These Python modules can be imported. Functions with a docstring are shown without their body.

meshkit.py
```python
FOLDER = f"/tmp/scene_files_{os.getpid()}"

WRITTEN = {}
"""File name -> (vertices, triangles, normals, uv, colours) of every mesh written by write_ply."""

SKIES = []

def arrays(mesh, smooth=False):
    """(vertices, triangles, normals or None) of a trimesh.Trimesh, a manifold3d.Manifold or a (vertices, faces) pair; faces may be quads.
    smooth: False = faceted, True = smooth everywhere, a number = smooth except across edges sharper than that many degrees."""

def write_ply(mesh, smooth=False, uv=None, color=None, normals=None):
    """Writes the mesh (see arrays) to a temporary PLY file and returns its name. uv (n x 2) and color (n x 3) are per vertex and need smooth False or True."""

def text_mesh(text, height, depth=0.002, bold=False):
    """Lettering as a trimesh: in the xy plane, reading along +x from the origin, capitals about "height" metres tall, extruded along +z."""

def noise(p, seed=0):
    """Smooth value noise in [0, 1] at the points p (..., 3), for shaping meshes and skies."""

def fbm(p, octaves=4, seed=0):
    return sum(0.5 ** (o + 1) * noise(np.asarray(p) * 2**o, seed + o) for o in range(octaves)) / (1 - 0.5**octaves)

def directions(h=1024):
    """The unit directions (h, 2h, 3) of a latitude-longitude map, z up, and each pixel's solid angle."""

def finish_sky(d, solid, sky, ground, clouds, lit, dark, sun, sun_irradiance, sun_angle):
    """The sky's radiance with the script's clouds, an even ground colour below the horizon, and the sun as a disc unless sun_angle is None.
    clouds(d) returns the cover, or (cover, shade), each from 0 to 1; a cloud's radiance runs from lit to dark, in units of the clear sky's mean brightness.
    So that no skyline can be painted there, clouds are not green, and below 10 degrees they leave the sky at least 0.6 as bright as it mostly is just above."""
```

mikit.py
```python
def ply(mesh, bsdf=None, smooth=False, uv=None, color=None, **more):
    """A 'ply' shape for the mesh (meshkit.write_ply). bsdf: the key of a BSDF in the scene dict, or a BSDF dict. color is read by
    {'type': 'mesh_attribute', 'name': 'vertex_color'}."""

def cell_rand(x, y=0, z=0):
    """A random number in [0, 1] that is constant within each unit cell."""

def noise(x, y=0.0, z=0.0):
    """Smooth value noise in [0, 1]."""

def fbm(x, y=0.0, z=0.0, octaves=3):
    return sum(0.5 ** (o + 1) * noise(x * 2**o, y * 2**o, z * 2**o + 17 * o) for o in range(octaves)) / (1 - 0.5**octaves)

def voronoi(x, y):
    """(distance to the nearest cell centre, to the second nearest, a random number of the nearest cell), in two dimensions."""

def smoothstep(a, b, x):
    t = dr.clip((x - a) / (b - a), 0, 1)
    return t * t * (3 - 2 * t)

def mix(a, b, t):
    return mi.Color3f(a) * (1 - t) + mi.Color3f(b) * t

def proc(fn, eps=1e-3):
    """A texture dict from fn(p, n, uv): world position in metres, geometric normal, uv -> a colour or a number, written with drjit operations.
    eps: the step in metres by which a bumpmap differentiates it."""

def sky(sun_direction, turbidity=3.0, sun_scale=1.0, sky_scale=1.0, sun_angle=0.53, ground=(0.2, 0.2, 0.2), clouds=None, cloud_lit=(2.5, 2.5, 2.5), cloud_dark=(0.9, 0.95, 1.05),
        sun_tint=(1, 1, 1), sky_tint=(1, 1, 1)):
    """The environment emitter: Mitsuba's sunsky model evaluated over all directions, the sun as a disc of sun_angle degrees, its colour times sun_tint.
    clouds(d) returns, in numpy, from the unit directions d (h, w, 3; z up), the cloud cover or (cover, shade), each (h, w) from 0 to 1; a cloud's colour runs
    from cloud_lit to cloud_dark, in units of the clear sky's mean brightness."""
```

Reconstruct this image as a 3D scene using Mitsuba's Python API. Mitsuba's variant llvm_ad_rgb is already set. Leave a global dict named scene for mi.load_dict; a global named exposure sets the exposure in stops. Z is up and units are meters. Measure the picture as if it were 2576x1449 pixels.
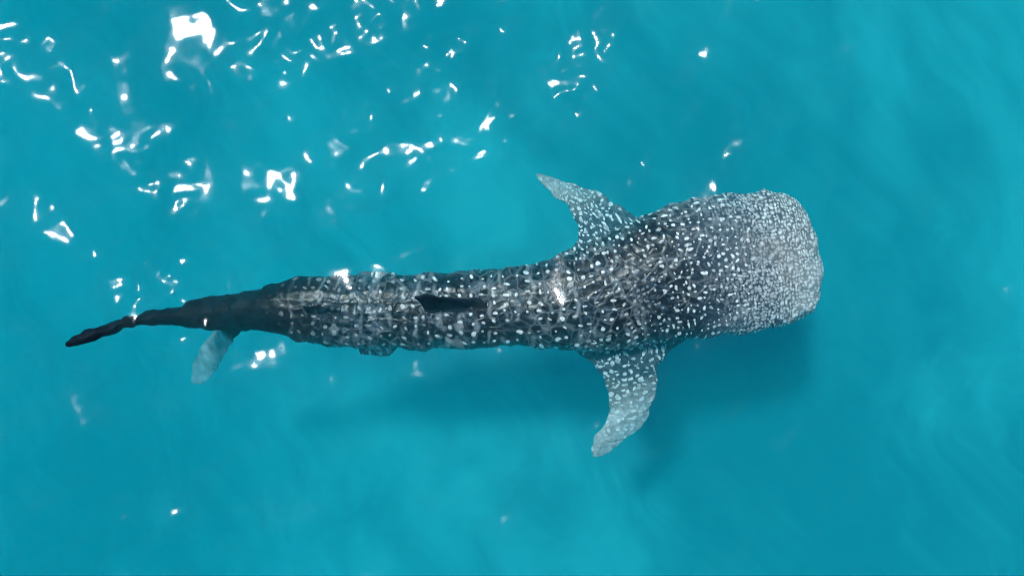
import math
import numpy as np
import trimesh
import manifold3d as m3
import drjit as dr
import mitsuba as mi
import mikit
import meshkit
from scipy.spatial import Delaunay, cKDTree
from shapely.geometry import Polygon, Point
import shapely

T = mi.ScalarTransform4f
scene, labels = {}, {}

# ------------------------------------------------------------------ camera, sky, exposure
H, W = 9.1, 10.5                       # height of the camera over the sea, width of sea in view (metres)
scene['camera'] = {'type': 'perspective', 'fov': 60.0, 'fov_axis': 'x', 'near_clip': 0.1, 'far_clip': 3000.0,
                   'to_world': T().look_at(origin=[0, 0, H], target=[0, 0, 0], up=[0, 1, 0])}
ZEN, AZ = math.radians(28.0), (-0.60, 0.80)
SUN = np.array([math.sin(ZEN) * AZ[0], math.sin(ZEN) * AZ[1], math.cos(ZEN)])
SUN /= np.linalg.norm(SUN)


def glint_veil(d):
    """Bright veil added round the sun to give the glints soft, bloom-like halos."""
    a = np.degrees(np.arccos(np.clip(d @ SUN, -1, 1)))
    return np.exp(-(a / 4.3) ** 2)


scene['sky'] = mikit.sky(SUN, turbidity=3.0, sun_angle=7.0, sky_scale=0.65, sun_tint=(0.74, 1.0, 1.27), clouds=glint_veil, cloud_lit=(95, 98, 104), cloud_dark=(95, 98, 104))
exposure = 1.36


LIFT = 0.20                            # the shark swims this much nearer the surface than first measured


def at(px, py, z=0.0):
    """World point at height z that stands at this place of the 2576 x 1449 survey drawing (drawn at sea level)."""
    z = z + (LIFT if z < 0 else 0.0)
    k = (H - z) / H * W / 2576.0
    return np.array([(px - 1288.0) * k, -(py - 724.5) * k, z])


M = W / 2576.0                         # metres per drawing unit at sea level

# ------------------------------------------------------------------ sea surface and water body
scene['sea_water'] = {'type': 'homogeneous', 'sigma_t': {'type': 'rgb', 'value': [0.31, 0.21, 0.20]}, 'albedo': {'type': 'rgb', 'value': [0.0, 0.725, 0.81]}}


def axis(c, step, far):
    a = np.arange(0, c + step / 2, step)
    rest = [a[-1]]
    while rest[-1] < far:
        step *= 1.3
        rest.append(rest[-1] + step)
    a = np.concatenate([a, rest[1:]])
    return np.concatenate([-a[:0:-1], a])


def sea_surface():
    x, y = axis(6.2, 0.018, 420.0), axis(3.9, 0.018, 420.0)
    X, Y = np.meshgrid(x, y, indexing='ij')
    rng = np.random.default_rng(7)
    Z = np.zeros_like(X)
    for i in range(48):                                  # swell and wavelets running with the breeze
        lam = math.exp(rng.uniform(math.log(0.40), math.log(1.9)))
        th, k = rng.normal(2.2, 1.1), 2 * math.pi / lam
        Z += 0.0300 / k * np.sin(k * (X * math.cos(th) + Y * math.sin(th)) + rng.uniform(0, 6.28))
    small = np.zeros_like(X)
    for i in range(60):                                  # short ripples from all sides, in gusty patches
        lam = math.exp(rng.uniform(math.log(0.13), math.log(0.36)))
        th, k = rng.uniform(0, 6.28), 2 * math.pi / lam
        small += 0.0145 / k * np.sin(k * (X * math.cos(th) + Y * math.sin(th)) + rng.uniform(0, 6.28))
    gust = meshkit.fbm(np.stack([X * 0.8, Y * 0.8, X * 0], -1), 3, 4)
    Z += small * np.clip(0.25 + 2.6 * (gust - 0.28), 0.25, 1.5)
    far = np.clip(1.0 - (np.maximum(np.abs(X) - 6.2, np.abs(Y) - 3.9) / 3.0), 0, 1)
    Z *= far
    n, m = X.shape
    I = np.arange(n * m).reshape(n, m)
    F = np.concatenate([np.stack([I[:-1, :-1], I[1:, :-1], I[1:, 1:]], -1).reshape(-1, 3),
                        np.stack([I[:-1, :-1], I[1:, 1:], I[:-1, 1:]], -1).reshape(-1, 3)])
    return np.stack([X, Y, Z], -1).reshape(-1, 3), F


scene['sea_film'] = {'type': 'thindielectric', 'int_ior': 1.33, 'ext_ior': 1.0}
scene['sea'] = mikit.ply(sea_surface(), 'sea_film', smooth=True, interior={'type': 'ref', 'id': 'sea_water'})
labels['sea'] = {'label': 'clear turquoise sea with small ripples and bright sun glints', 'kind': 'structure'}


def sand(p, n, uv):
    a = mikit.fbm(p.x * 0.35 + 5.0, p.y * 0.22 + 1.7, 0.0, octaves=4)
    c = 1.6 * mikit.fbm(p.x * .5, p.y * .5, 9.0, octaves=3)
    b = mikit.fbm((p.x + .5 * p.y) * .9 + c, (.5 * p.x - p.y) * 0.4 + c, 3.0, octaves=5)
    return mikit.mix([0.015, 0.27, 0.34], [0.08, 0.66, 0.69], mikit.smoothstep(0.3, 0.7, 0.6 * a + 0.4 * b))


scene['sand'] = {'type': 'diffuse', 'reflectance': mikit.proc(sand)}
gx = axis(12, 0.5, 450)
GX, GY = np.meshgrid(gx, gx, indexing='ij')
GZ = -3.4 + 0.34 * np.clip(GX, -7, 0) + 0.08 * np.clip(GX, 0, 6) + 0.25 * (meshkit.fbm(np.stack([GX * 0.4, GY * 0.4, GX * 0], -1), 3) - 0.5)
nn = len(gx)
I = np.arange(nn * nn).reshape(nn, nn)
bedF = np.concatenate([np.stack([I[:-1, :-1], I[1:, :-1], I[1:, 1:]], -1).reshape(-1, 3), np.stack([I[:-1, :-1], I[1:, 1:], I[:-1, 1:]], -1).reshape(-1, 3)])
scene['seabed'] = mikit.ply((np.stack([GX, GY, GZ], -1).reshape(-1, 3), bedF), 'sand', smooth=True)
labels['seabed'] = {'label': 'pale sandy seabed lying dim beneath the turquoise water', 'kind': 'structure'}

# ------------------------------------------------------------------ whale shark: one body with its fins
HW = [(0, .45), (.15, .60), (.5, .71), (1.1, .73), (1.8, .64), (2.5, .52), (3.1, .42), (4.4, .40), (5.3, .36), (5.9, .2), (6.5, .1)]      # half width of the body (metres) by distance from the snout
# spine stations: x, y, half width (drawing units), height of the spine, half height up and down (metres)
SPINE = np.array([
    (2057, 639, 16, -.66, .06, .05), (2052, 640, 80, -.66, .13, .12), (2040, 642, 122, -.66, .19, .17), (2015, 646, 150, -.66, .25, .24),
    (1980, 650, 163, -.66, .30, .30), (1930, 655, 172, -.67, .34, .36), (1850, 665, 177, -.68, .38, .42), (1780, 674, 176, -.69, .41, .46),
    (1700, 689, 167, -.70, .43, .50), (1620, 712, 155, -.71, .44, .52), (1540, 738, 141, -.72, .44, .53), (1460, 757, 127, -.73, .43, .52),
    (1380, 768, 112, -.74, .41, .50), (1300, 772, 99, -.75, .39, .47), (1200, 778, 97, -.76, .37, .45), (1100, 782, 96, -.77, .35, .42),
    (1000, 785, 93, -.77, .33, .38), (900, 785, 92, -.75, .30, .34), (800, 780, 87, -.72, .27, .29), (720, 776, 71, -.70, .23, .24),
    (650, 779, 52, -.68, .18, .19), (600, 785, 42, -.67, .15, .16), (550, 790, 34, -.66, .12, .13), (500, 796, 22, -.65, .08, .09)], float)


def resample(st, n):
    from scipy.interpolate import PchipInterpolator
    d = np.r_[0, np.cumsum(np.hypot(*np.diff(st[:, :2], axis=0).T) + 6)]
    return PchipInterpolator(d, st)(np.linspace(0, d[-1], n))


def sweep(st, n=160, sides=56, p=2.3):
    """A closed tube of superelliptic sections along stations (x, y, half width, z, up, down)."""
    st = resample(st, n)
    c = np.array([at(a, b, z) for a, b, z in st[:, [0, 1, 3]]])
    t = np.gradient(c, axis=0)
    t[:, 2] = 0
    t /= np.linalg.norm(t, axis=1, keepdims=True)
    side = np.stack([-t[:, 1], t[:, 0], 0 * t[:, 0]], 1)
    a = np.arange(sides) * 2 * np.pi / sides
    ca, sa = np.cos(a), np.sin(a)
    ex = np.sign(ca) * np.abs(ca) ** (2 / p)
    ez = np.sign(sa) * np.abs(sa) ** (2 / p)
    k = (H - c[:, 2]) / H * M
    V = c[:, None] + side[:, None] * (st[:, 2] * k)[:, None, None] * ex[None, :, None]
    V[:, :, 2] += np.where(ez > 0, st[:, 4:5] * ez, st[:, 5:6] * ez)
    i, j = np.meshgrid(np.arange(n - 1), np.arange(sides), indexing='ij')
    q = np.stack([i * sides + j, i * sides + (j + 1) % sides, (i + 1) * sides + (j + 1) % sides, (i + 1) * sides + j], -1).reshape(-1, 4)
    F = np.vstack([q[:, [0, 1, 2]], q[:, [0, 2, 3]]])
    v = np.vstack([V.reshape(-1, 3), c[:1], c[-1:]])
    j = np.arange(sides)
    F = np.vstack([F, np.stack([j * 0 + n * sides, (j + 1) % sides, j], 1), np.stack([j * 0 + n * sides + 1, (n - 1) * sides + j, (n - 1) * sides + (j + 1) % sides], 1)])
    m = trimesh.Trimesh(v, F, process=False)
    if m.volume < 0:
        m.invert()
    return m


def fin(outline, zof, thick, up=(0, 0, 1), step=6.0):
    """A thin wing: the outline (drawing units) filled, its height zof(x, y), thickest along its middle."""
    from scipy.interpolate import splprep, splev
    o = np.array(outline, float)
    poly = Polygon(o).buffer(-4).buffer(8).buffer(-4)
    ring = np.array(poly.exterior.segmentize(step).coords)[:-1]
    x0, y0, x1, y1 = poly.bounds
    gx, gy = np.meshgrid(np.arange(x0, x1, step), np.arange(y0, y1, step))
    g = np.stack([gx.ravel(), gy.ravel()], 1)
    g = g[shapely.contains_xy(poly.buffer(-step * 0.6), g[:, 0], g[:, 1])]
    p2 = np.vstack([ring, g])
    tri = Delaunay(p2).simplices
    c = p2[tri].mean(1)
    tri = tri[shapely.contains_xy(poly, c[:, 0], c[:, 1])]
    d = shapely.distance(poly.exterior, shapely.points(p2))
    dm = d.max()
    h = thick * np.sqrt(np.clip(d / dm, 0, 1)) * np.clip(d / (0.3 * dm), 0, 1) ** 0.3
    h[:len(ring)] = 0
    base = np.array([at(a, b, zof(a, b)) for a, b in p2])
    n = len(ring)
    top, bot = base.copy(), base.copy()
    top[:, 2] += h
    bot[:, 2] -= h
    idx = np.r_[np.arange(n), np.arange(len(p2), len(p2) + len(g))]
    a = tri
    e1 = p2[a[:, 1]] - p2[a[:, 0]]
    e2 = p2[a[:, 2]] - p2[a[:, 0]]
    flip = (e1[:, 0] * e2[:, 1] - e1[:, 1] * e2[:, 0]) > 0       # y points down in the drawing
    a[flip] = a[flip][:, ::-1]
    m = trimesh.Trimesh(np.vstack([top, bot[n:]]), np.vstack([a, idx[a][:, ::-1]]), process=False)
    if m.volume < 0:
        m.invert()
    return m


def blade(base, tip, thick):
    """A thin upright fin: hull of small balls along its base and its rounded top edge."""
    pts, rad = [], []
    for q in base:
        pts.append(q), rad.append(thick)
    for q in tip:
        pts.append(q), rad.append(thick * 0.35)
    return m3.Manifold.batch_hull([m3.Manifold.sphere(r, 14).translate([float(v) for v in q]) for q, r in zip(pts, rad)])


def solid(m):
    return m3.Manifold(m3.Mesh(np.asarray(m.vertices, np.float32), np.asarray(m.faces, np.uint32)))


def make_shark():
    parts = [solid(sweep(SPINE))]
    # caudal fin: long dark upper lobe towards the tip, pale lower lobe going down
    parts.append(solid(sweep(np.array([
        (690, 778, 40, -0.74, .14, .14), (640, 781, 46, -0.72, .16, .14), (580, 786, 46, -0.67, .17, .14), (530, 790, 41, -0.62, .16, .13), (470, 794, 31, -0.56, .15, .12),
        (420, 796, 24, -0.51, .14, .11), (375, 800, 18, -0.45, .12, .10), (340, 806, 14, -0.39, .11, .09), (328, 809, 17, -0.37, .11, .09), (310, 815, 12, -0.34, .10, .08), (285, 824, 15, -0.30, .09, .08),
        (255, 835, 12, -0.25, .09, .07), (225, 845, 18, -0.23, .08, .06), (205, 853, 13, -0.22, .07, .05), (190, 859, 10, -0.21, .05, .05), (165, 867, 3, -0.20, .02, .02)], float), n=90, sides=28, p=2.0)))
    parts.append(solid(sweep(np.array([
        (600, 800, 24, -.70, .06, .06), (580, 822, 27, -.85, .05, .05), (555, 855, 30, -1.30, .04, .04), (530, 890, 34, -1.80, .035, .035), (510, 925, 30, -2.20, .03, .03),
        (494, 950, 20, -2.40, .02, .02), (486, 962, 4, -2.45, .01, .01)], float), n=50, sides=20, p=2.0)))
    # pectoral fins
    left = [(1660, 640), (1640, 582), (1600, 545), (1560, 515), (1500, 478), (1455, 462), (1420, 458), (1385, 444), (1346, 436), (1362, 462), (1392, 492), (1425, 512),
            (1446, 540), (1455, 572), (1452, 600), (1436, 620), (1400, 638), (1368, 660), (1420, 730), (1560, 700)]
    parts.append(solid(fin(left, lambda x, y: -.80 - .55 * np.clip((600 - y) / 160, -.6, 1.1), .075)))
    right = [(1600, 760), (1700, 800), (1740, 850), (1690, 882), (1662, 925), (1650, 990), (1636, 1045), (1612, 1080), (1570, 1108), (1535, 1138), (1505, 1152), (1487, 1150),
             (1484, 1128), (1500, 1088), (1520, 1062), (1530, 1030), (1528, 985), (1516, 945), (1490, 915), (1445, 888), (1440, 800), (1500, 740)]
    parts.append(solid(fin(right, lambda x, y: -.82 - .45 * np.clip((y - 860) / 290, -.6, 1.1), .08)))
    # pelvic fins, both flanks behind the middle
    parts.append(solid(fin([(1010, 800), (1010, 868), (985, 888), (955, 897), (905, 893), (890, 878), (880, 800)], lambda x, y: -.88 - .002 * max(y - 850, 0), .04)))
    parts.append(solid(fin([(1010, 760), (1012, 703), (990, 686), (955, 681), (915, 683), (895, 695), (880, 760)], lambda x, y: -.88 - .002 * max(710 - y, 0), .04)))
    # dorsal fins lean a little to the sunny side
    dorsal = blade([at(1215, 768, -.44), at(1150, 775, -.46), at(1088, 776, -.46)], [at(1160, 759, -.36), at(1120, 749, -.28), at(1070, 746, -.26), at(1048, 750, -.28)], .04)
    parts.append(dorsal)
    parts.append(blade([at(850, 779, -.44), at(800, 779, -.46), at(770, 778, -.47)], [at(795, 770, -.34), at(765, 768, -.33)], .03))
    # small knob at the corner of the mouth, eye bulges
    parts.append(m3.Manifold.sphere(.04, 20).translate(list(map(float, at(2050, 709, -.62)))))
    m = m3.Manifold.batch_boolean(parts, m3.OpType.Add).refine_to_length(0.021)
    mm = m.to_mesh()
    t = trimesh.Trimesh(mm.vert_properties[:, :3], mm.tri_verts, process=True)
    trimesh.smoothing.filter_taubin(t, lamb=0.5, nu=0.52, iterations=14)
    dm = dorsal.refine_to_length(0.03).to_mesh().vert_properties[:, :3]
    return t, dm


def spine_coords(v):
    """(s, t): metres from the snout along the spine, and signed metres to its side, measured down over the flank."""
    st = resample(SPINE, 400)
    c = np.array([at(a, b, z) for a, b, z in st[:, [0, 1, 3]]])
    c2 = np.vstack([c, c[-1] + (c[-1] - c[-12]) * np.linspace(.2, 40, 200)[:, None]])
    s = np.r_[0, np.cumsum(np.linalg.norm(np.diff(c2[:, :2], axis=0), axis=1))]
    tg = np.gradient(c2[:, :2], axis=0)
    tg /= np.linalg.norm(tg, axis=1, keepdims=True)
    _, i = cKDTree(c2[:, :2]).query(v[:, :2])
    r = v[:, :2] - c2[i, :2]
    along = np.clip((r * tg[i]).sum(1), -.5, .5)
    side = tg[i, 0] * r[:, 1] - tg[i, 1] * r[:, 0]
    s = s[i] + along
    hw = np.interp(s, *np.array(HW).T)
    flank = np.clip((1.3 * hw - np.abs(side)) / (.3 * hw), 0, 1) * np.clip(c2[i, 2] - v[:, 2], 0, None)
    return np.stack([s, side + np.sign(side) * flank], 1), c2[i, 2]


shark, dorsal_points = make_shark()
v = np.array(shark.vertices)
near = cKDTree(dorsal_points).query(v)[0]
uv, zs = spine_coords(v)
dorsal_here = (near < .028) & (v[:, 2] > -.235)
# ridges along the back, and the uneven, wrinkled skin
nrm = np.array(shark.vertex_normals)
sx, tx = uv[:, 0], uv[:, 1]
back = np.clip((nrm[:, 2] - .2) / .5, 0, 1) * np.clip((sx - 1.0) / 1.0, 0, 1) * np.clip((6.2 - sx) / 1.0, 0, 1)
ridge = sum(np.exp(-((np.abs(tx) - o * np.clip(1.1 - sx * .09, .4, 1)) / .022) ** 2) for o in (0.0, .17, .32))
bump = (meshkit.fbm(v * 7.0, 3, 5) - .5) * (.010 + .04 * (1 - np.abs(nrm[:, 2]))) + (meshkit.fbm(v * 18.0, 2, 9) - .5) * .007
rngw = np.random.default_rng(5)
wob = np.zeros_like(v)
for i in range(44):                                      # ripple refraction put into the shape: body and edges waver sideways
    lam = math.exp(rngw.uniform(math.log(.09), math.log(.36)))
    th, k = rngw.uniform(0, 6.28), 2 * math.pi / lam
    d = np.array([math.cos(th), math.sin(th), 0])
    wob += d * (np.sin(k * (v @ d) + rngw.uniform(0, 6.28)) * .125 / k)[:, None]
v = v + wob * (1 + .15 * np.clip((sx - 5.4) / .5, 0, 1))[:, None] * np.clip(.55 + .6 * (meshkit.fbm(v[:, :3] * 1.6, 2, 77) - .3), .3, 1.1)[:, None]
v = v + nrm * (back * ridge * .006 + bump)[:, None]
shark.vertices = v


def lin(x, pts):
    """Piecewise linear through pts, in drjit."""
    y = mi.Float(pts[0][1])
    for (x0, y0), (x1, y1) in zip(pts[:-1], pts[1:]):
        y = y + (y1 - y0) * dr.clip((x - x0) / (x1 - x0), 0, 1)
    return y


def spots(x, y, r0, r1, fill, seed, jit=.62, soft=.72):
    """Irregular oval spots, one at most per unit cell."""
    out = mi.Float(0)
    for a in (-1, 0, 1):
        for b in (-1, 0, 1):
            cx, cy = dr.floor(x) + a, dr.floor(y) + b
            h = lambda k: mikit.cell_rand(cx, cy, seed + k)
            dx = x - cx - .5 - jit * (h(1) - .5)
            dy = y - cy - .5 - jit * (h(2) - .5)
            ang = h(3) * 3.14159
            co, si = dr.cos(ang), dr.sin(ang)
            e = .72 + .5 * h(4)
            u, w = (co * dx + si * dy) * e, (co * dy - si * dx) / e
            r = r0 + (r1 - r0) * h(5)
            d = dr.sqrt(u * u + w * w)
            on = dr.select(h(6) < fill, (0.5 + .5 * h(7)), 0)
            out = dr.maximum(out, on * (1 - mikit.smoothstep(r * soft, r * (1.84 - soft), d)))
    return out


def caustic_nets(p):
    """Two nets of lines imitating caustics, for skin colour and height, from 0 to 1."""
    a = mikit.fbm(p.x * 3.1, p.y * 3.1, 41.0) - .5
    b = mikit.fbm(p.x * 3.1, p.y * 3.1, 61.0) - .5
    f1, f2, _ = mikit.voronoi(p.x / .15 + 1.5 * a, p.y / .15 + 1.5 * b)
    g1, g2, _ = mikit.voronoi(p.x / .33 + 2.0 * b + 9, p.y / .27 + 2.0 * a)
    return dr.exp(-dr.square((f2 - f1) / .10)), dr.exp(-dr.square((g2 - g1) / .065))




def skin(p, n, uv):
    s0, t0 = dr.select(uv.x > 9, 3.8, uv.x), uv.y
    wx = mikit.noise(p.x * 9, p.y * 9, 1.0) - .5 + .6 * (mikit.noise(p.x * 23, p.y * 17, 2.0) - .5)
    wy = mikit.noise(p.x * 9, p.y * 9, 7.0) - .5 + .6 * (mikit.noise(p.x * 17, p.y * 23, 8.0) - .5)
    s, t = s0 + .035 * wx, t0 + .035 * wy
    hw = lin(s0, HW)
    edge = dr.abs(t0) / hw
    finm = mikit.smoothstep(1.0, 1.18, edge) * mikit.smoothstep(.9, 1.2, s0) * (1 - mikit.smoothstep(5.0, 5.3, s0))
    out = dr.maximum(dr.abs(t0) - hw, 0)
    mot = mikit.fbm(p.x * 2.6, p.y * 2.6, 4.0, octaves=4)
    # ground colour: near black on the back, greyer on the head and the fins
    grey = lin(s0, [(0, .34), (.25, .20), (.6, .10), (.9, .07), (1.6, .016), (5, .012), (5.8, .006)])
    grey = grey * (.2 + 1.6 * mot) + finm * (.06 + .34 * mikit.smoothstep(.25, 1.0, out)) * (.1 + .4 * mot + 1.4 * mikit.fbm(s * 9 + 2 * wx, t * 20 + 2 * wy, 51.0, octaves=4))
    ban = mikit.smoothstep(.42, .78, mikit.fbm(s * 6.0 + 1.5 * wx, t * 2.2 + 1.5 * wy, 21.0, octaves=5)) * mikit.smoothstep(2.6, 3.8, s0) * (1 - mikit.smoothstep(5.2, 5.9, s0))
    grey = grey + .17 * ban * ban
    rip = mikit.fbm(p.x * 22 + 9 * mot, p.y * 34 - 7 * mot, 71.0, octaves=3)
    grey = grey + .06 * mikit.smoothstep(.48, .78, rip) * (.3 + mot) * (1 - .85 * mikit.smoothstep(5.2, 5.9, s0))
    col = mikit.mix([.52, .96, 1.45], [.97, 1.0, 1.03], mikit.smoothstep(.04, .18, grey)) * grey
    # head: fine net of pale cells
    hf = 1 - mikit.smoothstep(.15, 1.45, s0 + .9 * (mot - .5) - .25 * mikit.smoothstep(.55, 1.0, edge))
    net = spots(s / .036, t / .040, .30, .50, .93, 10, soft=.45)
    # shoulders: spots spread out backwards; rows across the body on the flanks
    mid = mikit.smoothstep(.35, 1.0, s0)
    aft = mikit.smoothstep(1.7, 2.5, s0)
    sp1 = spots(s / .070, t / .066, .13, .30, .85, 30) * (1 - mikit.smoothstep(1.5, 2.3, s0 - .7 * mikit.smoothstep(.45, .9, edge)))
    sp2 = spots(s / .120, t / .098, .11, .22, .84, 50, .40) * aft * (1 - .6 * mikit.smoothstep(3.8, 5.0, s0)) * (1 - mikit.smoothstep(5.7, 6.2, s0))
    sp3 = spots(s / .075, t / .08, .13, .30, .85, 70) * finm * (1 - mikit.smoothstep(.55, .95, out))
    # pale bars across the back between the rows of spots
    ph = s / .150 + .9 * (mikit.fbm(s * 2.5, t * 6, 3.0) - .5)
    bar = mikit.smoothstep(.55, 1.0, dr.abs(2 * (ph - dr.floor(ph)) - 1)) * mikit.smoothstep(.42, .75, mikit.fbm(s * 6, t * 9, 11.0)) * aft * (1 - finm) * (1 - mikit.smoothstep(5.5, 6.0, s0))
    col = mikit.mix(col, [.40, .44, .48], .55 * bar)
    c1, c2 = caustic_nets(p)
    caustic = dr.maximum(c1 * .8, c2) * (1 - mikit.smoothstep(4.6, 5.6, s0)) * mikit.smoothstep(.3, .65, mikit.fbm(p.x * 3.3, p.y * 3.3, 31.0))
    col = mikit.mix(col, [.40, .45, .48], .32 * caustic)  # caustic light lines painted into the skin colour as a pale net
    w = dr.maximum(dr.maximum(net * hf * .92, sp1 * mid), dr.maximum(sp2, sp3))
    w = w * (.7 + .6 * mikit.noise(p.x * 55, p.y * 55, 6.0))
    col = mikit.mix(col, [.90, .93, .94], dr.clip(w, 0, 1))
    # pale lower tail lobe
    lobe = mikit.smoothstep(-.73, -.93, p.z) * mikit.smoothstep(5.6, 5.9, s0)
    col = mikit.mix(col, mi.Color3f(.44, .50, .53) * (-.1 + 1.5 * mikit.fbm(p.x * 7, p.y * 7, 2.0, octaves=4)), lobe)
    # white belly
    return mikit.mix(col, [.6, .63, .64], mikit.smoothstep(.25, .7, -n.z))


def folds(p, n, uv):
    """Height of creases added to catch the sun like caustics, in metres."""
    c1, c2 = caustic_nets(p)
    body = 1 - .9 * mikit.smoothstep(5.0, 5.8, uv.x)
    return body * (.0042 * c1 + .0055 * c2 + .0010 * mikit.noise(p.x * 26, p.y * 22, 3.0))


def plain(p, n, uv):
    return dr.maximum(mikit.smoothstep(12.0, 18.0, uv.x), dr.select(uv.x < 10, mikit.smoothstep(5.2, 6.3, uv.x + .9 * (mikit.fbm(p.x * 5, p.y * 8, 2.0) - .5)) * mikit.smoothstep(-.85, -.65, p.z), 0))


def black(p, n, uv):
    return mi.Color3f(.003, .009, .015) * (.3 + 2.2 * mikit.fbm(p.x * 9, p.y * 9, 3.0, octaves=4))


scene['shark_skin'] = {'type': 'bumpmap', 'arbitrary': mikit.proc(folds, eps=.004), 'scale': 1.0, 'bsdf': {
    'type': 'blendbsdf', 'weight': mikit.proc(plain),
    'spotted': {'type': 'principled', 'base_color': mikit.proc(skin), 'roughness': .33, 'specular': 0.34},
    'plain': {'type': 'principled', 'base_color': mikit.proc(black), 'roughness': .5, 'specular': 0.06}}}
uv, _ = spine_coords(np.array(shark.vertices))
uv[dorsal_here, 0] += 20.0                              # picks black for the dorsal fin, its shade put into the colour
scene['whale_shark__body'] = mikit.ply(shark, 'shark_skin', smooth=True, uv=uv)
labels['whale_shark'] = {'label': 'large dark whale shark with white spots swimming just under the surface', 'category': 'whale shark'}

scene['eye_black'] = {'type': 'principled', 'base_color': {'type': 'rgb', 'value': [.02, .02, .025]}, 'roughness': .25}
for key, (px, py) in (('whale_shark__eye', (1988, 503)), ('whale_shark__eye_001', (2004, 793))):
    e = trimesh.creation.icosphere(subdivisions=3, radius=.045)
    e.apply_translation(at(px, py, -.80))
    scene[key] = mikit.ply(e, 'eye_black', smooth=True)
